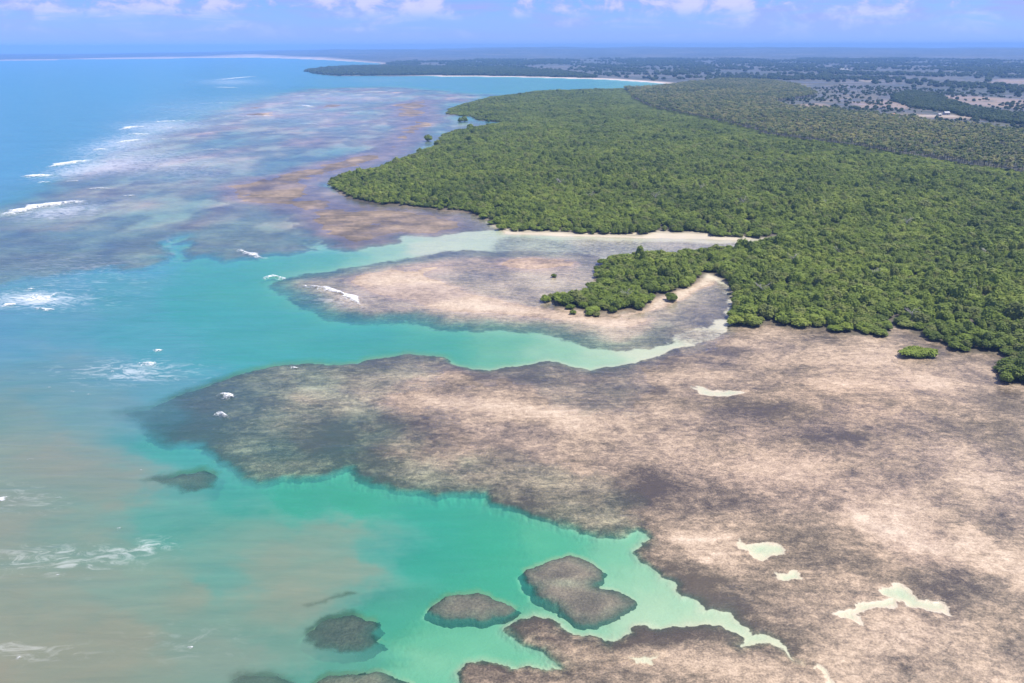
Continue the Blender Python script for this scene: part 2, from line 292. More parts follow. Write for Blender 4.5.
for s_ in ("940,97 965,96 1023,101 1200,110 1200,122 1023,110 985,107 955,103", "900,115.5 950,116 985,117.5 1004,120 985,121 940,119 905,118.2", "775,106 820,104 830,108 790,110.5", "850,103 900,101 930,106 900,110 860,109", "1000,80 1100,82 1100,88 990,86"):
    fld = np.maximum(fld, ss(-.01, .006, sdist(pts(s_), .006, .05)))
trk = np.maximum(ss(-.004, .003, sdist(pts("902,117 925,116.2 960,116.4 1004,119.5 1003,121 960,118 925,117.6 903,118.4"), .0, .04)), .8*ss(-.006, .003, sdist(pts("862,80.5 873,79.9 874,82 862,82.2"), 0, .04)))
trk = np.maximum(trk, ss(-.006, .003, sdist(pts("958,170 993,174.5 1030,179 1030,177 993,173 958,168.6"), .003, .04))*.7)
farf = land*ss(4500, 9000, rng2)
sedbr = .0

def grid_mesh(name, X, Y, Z, keep, attrs, mats, smooth=True):
    """A sheet over the kept cells of the survey grid."""
    nr, nc = Z.shape
    used = np.zeros((nr, nc), bool)
    used[:-1, :-1] |= keep; used[1:, :-1] |= keep; used[:-1, 1:] |= keep; used[1:, 1:] |= keep
    idx = np.full((nr, nc), -1, np.int32); n = int(used.sum()); idx[used] = np.arange(n, dtype=np.int32)
    a = idx[:-1, :-1][keep]; b = idx[:-1, 1:][keep]; c = idx[1:, 1:][keep]; d = idx[1:, :-1][keep]
    q = np.stack([a, d, c, b], 1).astype(np.int32); nf = len(q)
    me = bpy.data.meshes.new(name); me.vertices.add(n)
    co = np.stack([X[used], Y[used], Z[used]], 1).astype(np.float32); me.vertices.foreach_set('co', co.ravel())
    me.loops.add(nf*4); me.loops.foreach_set('vertex_index', q.ravel()); me.polygons.add(nf)
    me.polygons.foreach_set('loop_start', np.arange(0, nf*4, 4, dtype=np.int32))
    me.polygons.foreach_set('use_smooth', np.full(nf, smooth))
    me.update(calc_edges=True)
    for nm, arr in attrs.items():
        at = me.attributes.new(nm, 'FLOAT', 'POINT'); at.data.foreach_set('value', np.ascontiguousarray(arr[used], np.float32))
    for m in mats: me.materials.append(m)
    ob = bpy.data.objects.new(name, me); COL.objects.link(ob); return ob

def newmat(name):
    m = bpy.data.materials.new(name); m.use_nodes = True; return m, NT(m.node_tree)

# ------------------------------------------------------------------ ground material
gm, k = newmat('ground')
geo = k.N('ShaderNodeNewGeometry'); pos = geo.outputs['Position']
stv = k.MAP(pos, rot=(0, 0, R(-18)), scale=(.72, 1, 1))
nA = k.NOISE(stv, .085, 9, .66, 1.6); nB = k.NOISE(stv, .55, 6, .65, .8); nC = k.NOISE(pos, 2.2, 3, .6)
nD = k.NOISE(stv, .02, 6, .6, 1.0)
amp = k.M('ADD', k.M('MULTIPLY', k.M('SUBTRACT', nA, .5), .85), k.M('ADD', k.M('MULTIPLY', k.M('SUBTRACT', nB, .5), 1.1), k.M('MULTIPLY', k.M('SUBTRACT', nC, .5), .7)))
nR = k.NOISE(k.MAP(pos, rot=(0, 0, R(-35)), scale=(.5, 1, 1), loc=(40, 7, 0)), .05, 6, .55, 1.5, 'RIDGED_MULTIFRACTAL')
amp = k.M('ADD', amp, k.M('ADD', k.M('MULTIPLY', k.M('SUBTRACT', nD, .5), 1.0), k.M('MULTIPLY', k.M('SUBTRACT', nR, .45), .22)))
amp = k.M('MULTIPLY', amp, k.M('SUBTRACT', .82, k.M('MULTIPLY', k.ATT('calm'), .45)))
v = k.M('ADD', k.ATT('tone'), amp)
nK = k.NOISE(k.MAP(pos, rot=(0, 0, R(-24)), scale=(.6, 1, 1), loc=(2, 9, 0)), .26, 5, .6, 1.4, 'RIDGED_MULTIFRACTAL')
v = k.M('SUBTRACT', v, k.M('MULTIPLY', k.SMOOTH(nK, .55, 1.05), k.M('MULTIPLY', k.SMOOTH(nA, .62, .42), .34)))
nS = k.NOISE(k.MAP(pos, rot=(0, 0, R(-14)), scale=(.10, 1, 1), loc=(5, 3, 0)), .20, 6, .62, .9); nS2 = k.NOISE(k.MAP(pos, rot=(0, 0, R(-30)), scale=(.14, 1, 1), loc=(9, 3, 0)), .55, 5, .62, .7)
v = k.M('ADD', v, k.M('MULTIPLY', k.SMOOTH(nD, .40, .62), k.M('ADD', k.M('MULTIPLY', k.M('SUBTRACT', nS, .5), .6), k.M('MULTIPLY', k.M('SUBTRACT', nS2, .5), .45))))
reefc = k.RAMP(v, [(0, (.058, .046, .032)), (.2, (.118, .094, .065)), (.4, (.215, .166, .118)), (.58, (.318, .246, .176)), (.78, (.395, .315, .236)), (1, (.45, .375, .29))])
reefc = k.MIX(1., reefc, (.99, .96, .915), 'MULTIPLY')
reefc = k.MIX(k.M('MULTIPLY', k.ATT('rust'), .22), reefc, k.MIX(1., reefc, (1.18, .86, .66), 'MULTIPLY'))
sandc = k.MIX(k.NOISE(pos, .12, 5, .6), (.42, .365, .265), (.53, .46, .345))
reefc = k.MIX(1., reefc, k.RAMP(k.M('ADD', k.M('MULTIPLY', nB, .5), k.M('MULTIPLY', nC, .5)), [(.34, (.74, .74, .75)), (.66, (1.27, 1.26, 1.24))]), 'MULTIPLY')
c1 = k.MIX(k.SMOOTH(k.M('ADD', k.ATT('beach'), k.M('MULTIPLY', k.M('SUBTRACT', nB, .5), .7)), .3, .7), reefc, sandc)
fn = k.NOISE(pos, .011, 7, .68, .8); fn2 = k.NOISE(pos, .0016, 6, .65, .5)
farmc = k.RAMP(k.M('ADD', k.M('MULTIPLY', fn, .6), k.M('MULTIPLY', fn2, .4)), [(.38, (.022, .036, .018)), (.45, (.045, .055, .028)), (.50, (.070, .068, .040)), (.55, (.105, .092, .06)), (.62, (.16, .132, .095))])
fm2 = k.NOISE(pos, .035, 6, .7, .6)
farmc = k.MIX(1., farmc, k.RAMP(fm2, [(.40, (.38, .46, .40)), (.52, (.95, .95, .92)), (.6, (1.2, 1.15, 1.1))]), 'MULTIPLY')
farmc = k.MIX(k.M('MULTIPLY', k.ATT('farf'), .75), farmc, k.RAMP(k.NOISE(pos, .0016, 8, .7), [(.40, (.014, .026, .014)), (.52, (.035, .042, .024)), (.58, (.085, .078, .05)), (.66, (.13, .11, .08))]))
farmc = k.MIX(k.M('MULTIPLY', k.ATT('tan'), k.SMOOTH(fn, .3, .5)), farmc, (.22, .16, .105))
farmc = k.MIX(k.ATT('track'), farmc, (.33, .27, .20))
farmc = k.MIX(k.ATT('grove'), farmc, k.RAMP(nA, [(.3, (.035, .045, .02)), (.55, (.08, .078, .038)), (.75, (.17, .135, .075))]))
c2 = k.MIX(k.ATT('farm'), c1, farmc)
mudc = k.MIX(nB, (.055, .048, .032), (.11, .09, .06))
c3 = k.MIX(k.ATT('mud'), c2, mudc)
c4 = k.MIX(k.ATT('shore'), c3, (.62, .50, .40))
bs = k.N('ShaderNodeBsdfPrincipled'); k.L(c4, bs.inputs['Base Color']); k.put(bs.inputs['Roughness'], k.M('MULTIPLY_ADD', k.SMOOTH(k.M('ADD', nD, k.M('MULTIPLY', nA, .6)), .62, .95), .35, .36)); bs.inputs['Specular IOR Level'].default_value = .5
bmp = k.N('ShaderNodeBump'); bmp.inputs['Strength'].default_value = .6; bmp.inputs['Distance'].default_value = .35; k.L(k.M('ADD', nB, k.M('MULTIPLY', nC, .4)), bmp.inputs['Height']); k.L(bmp.outputs[0], bs.inputs['Normal'])
out = k.N('ShaderNodeOutputMaterial'); k.L(bs.outputs[0], out.inputs['Surface'])

full = np.ones((NR-1, NC-1), bool)
grove = ss(-.03, -.012, sdP)*ss(.012, -.002, sdM)
gr = grid_mesh('ground', GX, GY, HB, full, dict(tone=tone, rust=rust, beach=beach, farm=farm, mud=mudw, shore=shore, tan=fld, track=trk, grove=grove, farf=farf, calm=np.clip(np.maximum(ss(-.01, .01, s3), np.maximum(ss(-.02, .01, s4), ss(-.03, .02, sz))), 0, 1)), [gm])
gr['kind'] = 'structure'

# ------------------------------------------------------------------ patch reefs standing on the lagoon floor
pm, k = newmat('patch_reef')
geo = k.N('ShaderNodeNewGeometry'); pos = geo.outputs['Position']
a = k.NOISE(pos, .22, 8, .66, .8); b = k.NOISE(pos, 1.6, 5, .65)
v = k.M('ADD', k.M('SUBTRACT', k.ATT('tone'), .10), k.M('ADD', k.M('MULTIPLY', k.M('SUBTRACT', a, .5), .8), k.M('MULTIPLY', k.M('SUBTRACT', b, .5), .8)))
c = k.RAMP(v, [(0, (.035, .032, .025)), (.3, (.092, .082, .060)), (.5, (.155, .135, .095)), (.75, (.27, .235, .165)), (1, (.40, .35, .25))])
bs = k.N('ShaderNodeBsdfPrincipled'); k.L(c, bs.inputs['Base Color']); bs.inputs['Roughness'].default_value = .65
bmp = k.N('ShaderNodeBump'); bmp.inputs['Strength'].default_value = .8; bmp.inputs['Distance'].default_value = .4; k.L(b, bmp.inputs['Height']); k.L(bmp.outputs[0], bs.inputs['Normal'])
out = k.N('ShaderNodeOutputMaterial'); k.L(bs.outputs[0], out.inputs['Surface'])
plab = {'P1': (-.05, "large kidney shaped coral patch with a pale pool on top, near the reef edge"), 'P2': (-.12, "dark lens shaped coral patch alone in the turquoise lagoon"), 'P3': (-.42, "murky brown submerged coral patch at the edge of the silty water"),
        'P4': (-.7, "thin dark streak of sunken reef just beyond the murky coral patch"), 'P5': (-.3, "brown rounded coral patch cut by the bottom edge of the photo"), 'P6': (-.8, "faint sunken reef patch deep in the sandy silt water"), 'P7': (-.7, "dark blue sunken reef oval off the tip of the reef flat")}
HT = HB.copy()
for nm, s_ in patches.items():
    sd = sdist(pts(s_), .009, .06)+rag*1.2
    lv, lab = plab[nm]
    soft = .009 if lv > -.5 or nm in ('P4', 'P7') else .016
    w = ss(-soft*.7, soft, sd)
    top = lv+.10*nV+.07*nW-.35*ss(0, .03, .03-sd)
    if nm == 'P1': top = top-blob(566,583,22,5,.22)
    Hp = np.where(sd > -soft*1.2, (HB-.25)*(1-w)+np.maximum(top, HB-.25)*w, HB-.4)
    vis = Hp > HB-.22
    keep = vis[:-1, :-1] | vis[1:, :-1] | vis[:-1, 1:] | vis[1:, 1:]
    tn = (.45 if lv > -.35 else .22)+.12*nV-.25*ss(0, .02, .02-sd)
    if nm == 'P1': tn = tn+blob(566,583,22,6,.22)+blob(610,606,18,8,.16)-blob(560,575,14,4,.2)-blob(590,603,14,10,.14)
    o = grid_mesh('patch_reef', GX, GY, np.maximum(Hp, HB-.4), keep, dict(tone=tn), [pm])
    o['label'] = lab; o['category'] = 'coral reef'; o['group'] = 'coral patches in the lagoon'
    HT = np.maximum(HT, Hp)

# ------------------------------------------------------------------ water
wm, k = newmat('water')
geo = k.N('ShaderNodeNewGeometry'); pos = geo.outputs['Position']
wv1 = k.NOISE(k.MAP(pos, rot=(0, 0, R(28)), scale=(.16, 1, 1)), .30, 6, .62, .5); wv2 = k.NOISE(k.MAP(pos, rot=(0, 0, R(50)), scale=(.4, 1, 1)), .06, 5, .55, .6)
sl = k.NOISE(k.MAP(pos, rot=(0, 0, R(-40)), scale=(.35, 1, 1)), .035, 6, .6, 1.2)
d = k.M('MAXIMUM', k.M('MULTIPLY', k.ATT('depth'), k.M('ADD', .85, k.M('MULTIPLY', wv2, .3))), 0)
def ex(c): return k.M('POWER', 2.71828, k.M('MULTIPLY', d, -c))
cc = k.N('ShaderNodeCombineColor'); k.put(cc.inputs[0], ex(.40)); k.put(cc.inputs[1], ex(.045)); k.put(cc.inputs[2], ex(.13))
tr = k.N('ShaderNodeBsdfTransparent'); k.L(cc.outputs[0], tr.inputs['Color'])
sdm = k.M('ADD', k.ATT('silt'), k.M('MULTIPLY', k.M('SUBTRACT', sl, .5), k.M('MULTIPLY', k.M('MULTIPLY', k.ATT('silt'), k.M('SUBTRACT', 1.25, k.ATT('silt'))), 1.5)), clamp=True)
body = k.MIX(k.ATT('sea'), (.030, .238, .184), (.028, .225, .325))
body = k.MIX(sdm, body, k.MIX(k.ATT('sea'), (.156, .158, .113), (.106, .140, .160)))
body = k.MIX(1.0, body, k.RAMP(k.M('ADD', k.M('MULTIPLY', sl, .5), k.M('MULTIPLY', wv1, .5)), [(.34, (.86, .90, .92)), (.66, (1.15, 1.11, 1.09))]), 'MULTIPLY')  # silt streaks, plus ripple light and dark painted into the water colour
df = k.N('ShaderNodeBsdfDiffuse'); k.L(body, df.inputs['Color'])
de = k.M('DIVIDE', k.M('MULTIPLY', d, d), k.M('ADD', d, .7))
f = k.M('SUBTRACT', 1, k.M('POWER', 2.71828, k.M('MULTIPLY', de, k.M('MULTIPLY', k.M('ADD', .25, k.M('MULTIPLY', sdm, 1.2)), -1))))
ms = k.N('ShaderNodeMixShader'); k.put(ms.inputs[0], f); k.L(tr.outputs[0], ms.inputs[1]); k.L(df.outputs[0], ms.inputs[2])
# thin lace of foam drifting on the surface
fo = k.M('MULTIPLY', k.M('MULTIPLY', k.ATT('foam'), .6), k.SMOOTH(k.M('ADD', k.NOISE(k.MAP(pos, rot=(0, 0, R(25)), scale=(.4, 1, 1)), .28, 7, .7, 1.5), k.M('MULTIPLY', k.ATT('foam'), .22)), .53, .74))
fd = k.N('ShaderNodeBsdfDiffuse'); fd.inputs['Color'].default_value = (.80, .80, .80, 1)
m2 = k.N('ShaderNodeMixShader'); k.put(m2.inputs[0], fo); k.L(ms.outputs[0], m2.inputs[1]); k.L(fd.outputs[0], m2.inputs[2])
gl = k.N('ShaderNodeBsdfGlossy'); gl.inputs['Roughness'].default_value = .22
bmp = k.N('ShaderNodeBump'); bmp.inputs['Strength'].default_value = .5; bmp.inputs['Distance'].default_value = .5
k.L(k.M('ADD', wv1, k.M('MULTIPLY', wv2, 2.0)), bmp.inputs['Height']); k.L(bmp.outputs[0], gl.inputs['Normal'])
bm2 = k.N('ShaderNodeBump'); bm2.inputs['Strength'].default_value = .6; bm2.inputs['Distance'].default_value = .6
k.L(k.M('ADD', wv1, k.M('MULTIPLY', wv2, 2.0)), bm2.inputs['Height']); k.L(bm2.outputs[0], df.inputs['Normal'])
fr = k.N('ShaderNodeFresnel'); fr.inputs['IOR'].default_value = 1.33; k.L(bmp.outputs[0], fr.inputs['Normal'])
m3 = k.N('ShaderNodeMixShader'); k.put(m3.inputs[0], k.M('MINIMUM', k.M('MULTIPLY', fr.outputs[0], .95), .42)); k.L(m2.outputs[0], m3.inputs[1]); k.L(gl.outputs[0], m3.inputs[2])
out = k.N('ShaderNodeOutputMaterial'); k.L(m3.outputs[0], out.inputs['Surface'])
foam = np.clip(blob(135,372,70,12,.55)+blob(30,300,60,9,.8)+blob(145,546,32,8,.55,-.1)+blob(60,560,70,14,.45)+blob(60,212,60,9,.75,-.1)+blob(75,172,50,8,.6,-.15)+blob(130,140,50,10,.6,-.15)+blob(160,126,60,6,.5)+blob(130,160,80,16,.45)+blob(230,110,120,14,.5)+blob(200,170,110,30,.32)+blob(80,270,90,30,.3)+blob(340,125,80,20,.35)+blob(310,250,60,5,.3)+blob(230,82,40,4,.6)+blob(340,300,40,8,.4)+blob(170,245,10,14,.3)+blob(350,97,90,6,.5)+blob(20,650,60,12,.3)+blob(200,640,60,20,.15)+blob(380,80,60,3,.3)+blob(20,500,50,14,.25), 0, 1)
wet = (HT < .12) & (land < .98) & (rng2 < 25900)
keep = wet[:-1, :-1] | wet[1:, :-1] | wet[:-1, 1:] | wet[1:, 1:]
wa = grid_mesh('water', GX, GY, np.zeros_like(HT), keep, dict(depth=np.clip(-HT, 0, 20), silt=silt, sea=sea, foam=foam), [wm])
wa['kind'] = 'structure'

# ------------------------------------------------------------------ breakers
fm, k = newmat('foam')
geo = k.N('ShaderNodeNewGeometry'); pos = geo.outputs['Position']
n = k.M('ADD', k.M('MULTIPLY', k.NOISE(pos, .16, 8, .74, 1.5), .5), k.M('MULTIPLY', k.NOISE(pos, .7, 6, .72, .8), .5))
cov = k.SMOOTH(k.M('ADD', k.ATT('cover'), k.M('MULTIPLY', k.M('SUBTRACT', n, .5), 4.4)), .42, 1.35)
bs = k.N('ShaderNodeBsdfPrincipled'); bs.inputs['Base Color'].default_value = (.76, .77, .78, 1); bs.inputs['Roughness'].default_value = .9
k.put(bs.inputs['Alpha'], k.M('MULTIPLY', cov, .92))
out = k.N('ShaderNodeOutputMaterial'); k.L(bs.outputs[0], out.inputs['Surface'])
def wave(path, wide, tall, label, group=None, name='breaking_wave', dens=1.0):
    """Crest line, trail width and crest height (m): a humped sheet of foam lying on the sea."""
    P = pts(path); X, Y = ground(P[:, 0], P[:, 1]); t = np.concatenate([[0], np.cumsum(np.hypot(np.diff(X), np.diff(Y)))])
    Lg = t[-1]; nu = max(16, int(Lg/2.0)); nu = min(nu, 90); nv = 14
    u = np.linspace(0, 1, nu); xs = np.interp(u*Lg, t, X); ys = np.interp(u*Lg, t, Y)
    for _ in range(3):
        xs[1:-1] = (xs[:-2]+xs[1:-1]*2+xs[2:])/4; ys[1:-1] = (ys[:-2]+ys[1:-1]*2+ys[2:])/4
    tx = np.gradient(xs); ty = np.gradient(ys); l = np.hypot(tx, ty); nx, ny = ty/l, -tx/l
    sgn = np.where(ny > 0, 1, 1)
    v = np.linspace(-.5, .5, nv)
    end = np.sin(np.pi*np.clip(u, .0, 1))**.45
    wob = fbm(u*Lg/9+P[0, 0], u*0+1.7, 3, 5)
    wd = wide*(.35+.65*end)*(1+.9*wob)
    XX = xs[:, None]+nx[:, None]*wd[:, None]*v[None]; YY = ys[:, None]+ny[:, None]*wd[:, None]*v[None]
    prof = np.exp(-((v+.12)/.16)**2)
    nz = fbm(XX/2.5, YY/2.5, 4, 9)
    ZZ = .06+tall*end[:, None]*prof[None]*(1+.7*nz)+.14*np.maximum(nz, 0)
    cover = dens*end[:, None]*(ss(-.5, -.3, v)*(1-.55*ss(-.15, .2, v))*(1-ss(.2, .5, v)))[None]*.98
    o = grid_mesh(name, XX, YY, ZZ, np.ones((nu-1, nv-1), bool), dict(cover=cover), [fm])
    o['label'] = label; o['category'] = 'wave'
    if group: o['group'] = group
    return o
GB = 'breakers on the outer reef'
wave("10,217 20,212.5 33,208.5 50,205.5 68,203.5 88,203", 36, 1.5, "longest white breaker, bowed in a smooth curve over dark blue shallows", GB, dens=1.2)
wave("21,178 36,176.5 56,175.5", 32, 1.2, "short thick white breaker just shoreward of the longest bowed one, below a slanting breaker", GB, dens=1.2)
wave("49,168 62,165 76,162.3 99,160.2", 32, 1.2, "slanting white breaker stepping up above the short thick one", GB, dens=1.15)
wave("117,143.5 128,141.3 147,139.4", 26, 1.0, "flat white breaker directly below a double white blob of surf", GB, dens=1.1)
wave("124,130 134,127 146,127.5", 34, 1.0, "upper blob of white surf in a pair on the outer reef", GB, dens=1.1)
wave("126,134.5 136,134 147,135", 26, .9, "lower blob of white surf in a pair on the outer reef", GB, dens=1.1)
wave("150,122.5 165,121.5 185,121", 26, .9, "thin white breaker farther out along the line past the double surf blob", GB, dens=1.0)
wave("92,150.5 100,149.4 108,149.6", 20, .8, "small white breaker between the slanting breaker and the flat one", GB)
wave("203,80 222,79.6 240,77.8 262,76", 60, 1.2, "far surf line on the outermost reef before the distant headland", GB, dens=1.0)
wave("208,87.2 222,87.4 240,88", 40, 1., "far white surf dash just inside the outermost surf line", GB, dens=1.0)
wave("343,92.6 368,92.3 398,91.4", 44, .9, "thin surf line at the mouth of the turquoise bay", GB, dens=.95)
wave("289,106 300,105.3 311,107.5", 36, .8, "white surf smudge over the purple reef seaward of the bay mouth", GB, dens=.9)
wave("254,116.5 262,116 272,116.4", 30, .7, "short white surf dash on the middle of the streaked purple reef", GB, dens=.9)
wave("0,306 14,306.2", 9, .8, "white breaker cut by the photo edge beside spreading surf lace", GB, dens=1.1)
wave("14,297 28,299 40,301.5 52,304", 22, .6, "wide ragged surf patch spreading over milky water near the photo edge", GB, dens=.9)
wave("32,308.3 42,309.8 53,311.6", 7, .7, "thin crisp breaker under the wide ragged surf patch", GB, dens=1.1)
wave("264,281 268,277.5 273,276 279,278 281,281", 8, .8, "small hooked breaker at the seaward tip of the tan reef shoal", GB, dens=1.0)
wave("297,285.6 318,288.2 341,293.5 353,301 362,308.5", 10, .8, "long thin breaker curling round the tan reef shoal", GB, dens=1.15)
wave("231,248.5 246,253.5 256,258.2 271,259.5", 10, .6, "curved thin breaker beside the narrow blue gap in the sunken reef", GB, dens=.9)
wave("133,363.5 148,366 160,367.6", 9, .8, "white breaker in a pair beyond the reef tip, the lower and wider one", GB, dens=.85)
wave("147,352.4 156,351.3 165,350.8", 6, .6, "white breaker in a pair beyond the reef tip, the upper thin one", GB, dens=1.0)
wave("218.5,398 223.5,396 231,399.5", 6.5, 1.0, "white splash peak on the dark reef tip, above a second splash", GB, 'wave_splash', .95)
wave("213,418 220,414.5 226,419", 5.5, .9, "white splash peak on the dark reef tip, under the first splash", GB, 'wave_splash', .9)
wave("288,368.5 293,367.8 298,369", 4, .5, "tiny white splash near the upper rim of the reef flat", GB, 'wave_splash', 1.0)
wave("0,502 4,500 9,497", 4.5, .6, "small white crest alone in the silty water at the photo edge", GB, dens=1.0)
for s_, wd in (("158,127.6 165,127.2 173,128", 20), ("174,121.6 180,120.8 185,121.5", 20), ("221,117.6 226,117.2 231,117.4", 24), ("236,117 246,116.2 256,117", 26), ("190,103.8 215,103 252,103.2", 26), ("343,93.6 349,93.2 357,93.5", 30), ("360,92.4 370,91.8 382,92.2", 32), ("387,91 393,90.5 399,90.9", 34), ("274,111.4 278,111 283,111.4", 28), ("295,96.8 304,95.8 314,95.6", 36), ("320,95.2 328,94 337,93.4", 36),
               ("82,190 98,188.4 116,188.8", 16), ("121,196.6 128,195.8 136,196.2", 14), ("37,183 44,182.2 50,182.6", 16), ("66,182 71,181.2 77,181.8", 15), ("50,297 55,294.6 61,292.6", 8), ("24,291 29,289.6 34,290", 8), ("160,139.8 164,139.2 169,139.5", 18), ("300,124.6 312,123.8 326,124.2", 22), ("262,134 274,133.2 288,133.4", 20), ("200,150.4 212,149.4 226,149.8", 18), ("340,113 356,112.2 372,112.4", 26)):
    wave(s_, wd*.8, .5, "thin broken line of white surf lying across the outer reef shallows", 'thin surf lines over the outer reef', dens=.85)
for x, y, w in ((49,388,3), (70,392,4), (89,395,4), (112,372,2.5), (142,470.5,1.5), (82,491,4), (58,499,3), (18,659,3), (120,529,4), (253,424,3), (264,411,3), (8,420,5), (30,460,4), (170,378,5), (160,384,6), (57,576,3), (190,648,3)):
    wave("%g,%g %g,%g %g,%g" % (x-w*1.1, y+.4, x, y-.3, x+w*1.1, y), 1.7, .25, "tiny white fleck of foam on the open water", 'small foam flecks', 'foam_fleck', .62)

# ------------------------------------------------------------------ foliage prototypes
def leafmat(name, c0, c1, c2, rnd=.5, scale=.012):
    m, k = newmat(name)
    geo = k.N('ShaderNodeNewGeometry'); oi = k.N('ShaderNodeObjectInfo')
    big = k.NOISE(geo.outputs['Position'], scale, 4, .6); sm = k.NOISE(geo.outputs['Position'], .9, 3, .6)
    f = k.M('ADD', k.M('MULTIPLY', k.M('SUBTRACT', big, .5), 1.6), k.M('ADD', k.M('MULTIPLY', oi.outputs['Random'], rnd), k.M('MULTIPLY', k.M('SUBTRACT', sm, .3), .5)), clamp=True)
    c = k.RAMP(f, [(.0, c0), (.45, c1), (1, c2)])
    rr = k.M('FRACT', k.M('MULTIPLY', oi.outputs['Random'], 7.31))
    c = k.MIX(k.M('MULTIPLY', k.SMOOTH(rr, .72, 1.0), .55), c, (c2[0]*.72, c2[1]*.66, c2[2]*1.25))
    c = k.MIX(k.M('MULTIPLY', k.SMOOTH(rr, .25, .0), .55), c, c0)
    a = k.N('ShaderNodeBsdfPrincipled'); k.L(c, a.inputs['Base Color']); a.inputs['Roughness'].default_value = .55; a.inputs['Specular IOR Level'].default_value = .12
    t = k.N('ShaderNodeBsdfTranslucent'); k.L(k.MIX(1., c, (1.2, 1.25, .7), 'MULTIPLY'), t.inputs['Color'])
    mx = k.N('ShaderNodeMixShader'); mx.inputs[0].default_value = .24; k.L(a.outputs[0], mx.inputs[1]); k.L(t.outputs[0], mx.inputs[2])
    o = k.N('ShaderNodeOutputMaterial'); k.L(mx.outputs[0], o.inputs['Surface']); return m
MGREEN = leafmat('mangrove_leaf', (.085, .120, .022), (.175, .232, .036), (.270, .300, .060))
PGREEN = leafmat('palm_leaf', (.055, .085, .024), (.120, .150, .040), (.27, .25, .085), .8, .006)
SGREEN = leafmat('scrub_leaf', (.045, .075, .035), (.07, .105, .042), (.11, .14, .06))
bark, k = newmat('bark')
geo = k.N('ShaderNodeNewGeometry'); n = k.NOISE(k.MAP(geo.outputs['Position'], scale=(4, 4, .8)), 1.5, 5)
bs = k.N('ShaderNodeBsdfPrincipled'); k.L(k.MIX(n, (.09, .07, .055), (.24, .20, .16)), bs.inputs['Base Color']); bs.inputs['Roughness'].default_value = .9
o = k.N('ShaderNodeOutputMaterial'); k.L(bs.outputs[0], o.inputs['Surface'])
dead, k = newmat('dead_wood')
geo = k.N('ShaderNodeNewGeometry'); n = k.NOISE(geo.outputs['Position'], 2, 4)
bs = k.N('ShaderNodeBsdfPrincipled'); k.L(k.MIX(n, (.26, .24, .22), (.48, .45, .42)), bs.inputs['Base Color']); bs.inputs['Roughness'].default_value = .9
o = k.N('ShaderNodeOutputMaterial'); k.L(bs.outputs[0], o.inputs['Surface'])

def from_arrays(name, V, F, mats, smooth=False):
    me = bpy.data.meshes.new(name); me.from_pydata([tuple(v) for v in V], [], [tuple(f) for f in F]); 
    for m in mats: me.materials.append(m)
    if smooth: me.polygons.foreach_set('use_smooth', [True]*len(me.polygons))
    me.update(); return me
def crown_mesh(name, seed, rx, ry, h, z0, nlobe, nleaf, leaf, mat, ls=1.0):
    """Leaf clumps spread over and through several unequal lobes, with a dim woody-leaf core inside each."""
    g = np.random.default_rng(seed); V = []; F = []
    lobes = []
    for i in range(nlobe):
        a = 2*math.pi*(i+g.uniform(-.35, .35))/nlobe; q = (0 if i == 0 else g.uniform(.42, .66)*(1 if ls == 1 else g.uniform(.5, 1.25)))
        rr = (g.uniform(.38, .56) if i else .6)*ls
        lobes.append((q*rx*math.cos(a), q*ry*math.sin(a), z0+h*(g.uniform(.24, .58) if i else .54), rr*rx, rr*ry, rr*h*g.uniform(.62, .82)))
    for (cx, cy, cz, a, b, c) in lobes:          # core
        base = len(V); nu, nv = 7, 4
        for j in range(nv+1):
            ph = math.pi*j/nv
            for i in range(nu):
                t = 2*math.pi*i/nu; s = .93*g.uniform(.85, 1.1)
                V.append((cx+a*s*math.sin(ph)*math.cos(t), cy+b*s*math.sin(ph)*math.sin(t), max(z0*.4, cz+c*s*math.cos(ph))))
        for j in range(nv):
            for i in range(nu):
                F.append((base+j*nu+i, base+(j+1)*nu+i, base+(j+1)*nu+(i+1) % nu, base+j*nu+(i+1) % nu))
    wts = np.array([l[3]*l[4] for l in lobes]); wts = wts/wts.sum()
    for q in range(nleaf):
        cx, cy, cz, a, b, c = lobes[g.choice(len(lobes), p=wts)]
        d = g.normal(size=3); d[2] = abs(d[2])*1.1-.45; d /= np.linalg.norm(d)
        s = g.uniform(.86, 1.14)
        p = np.array([cx+a*s*d[0], cy+b*s*d[1], max(.12, cz+c*s*d[2])])
        n = d+np.array((0, 0, 1.0))+g.normal(size=3)*.28; n /= np.linalg.norm(n)
        t = np.cross(n, g.normal(size=3)); t /= np.linalg.norm(t); w = np.cross(n, t)
        l = leaf*g.uniform(.65, 1.35); bw = l*g.uniform(.5, .9)
        base = len(V)
        V += [p-t*l*.5-w*bw*.35, p+t*l*.5-w*bw*.4-n*l*.12, p+t*l*.45+w*bw*.45-n*l*.1, p-t*l*.4+w*bw*.5+n*l*.05]
        F.append((base, base+1, base+2, base+3))
    return from_arrays(name, V, F, [mat])
def tubes(V, F, path, r0, r1, n=6):
    base = len(V); path = [np.array(p, float) for p in path]
    for i, p in enumerate(path):
        d = path[min(i+1, len(path)-1)]-path[max(i-1, 0)]; d /= np.linalg.norm(d)+1e-9
        u = np.cross(d, (0.3, .9, .2)); u /= np.linalg.norm(u); w = np.cross(d, u); r = r0+(r1-r0)*i/(len(path)-1)
        for j in range(n):
            t = 2*math.pi*j/n; V.append(p+r*(u*math.cos(t)+w*math.sin(t)))
    for i in range(len(path)-1):
        for j in range(n): F.append((base+i*n+j, base+i*n+(j+1) % n, base+(i+1)*n+(j+1) % n, base+(i+1)*n+j))
    F.append(tuple(base+(len(path)-1)*n+j for j in range(n))); F.append(tuple(base+j for j in reversed(range(n))))
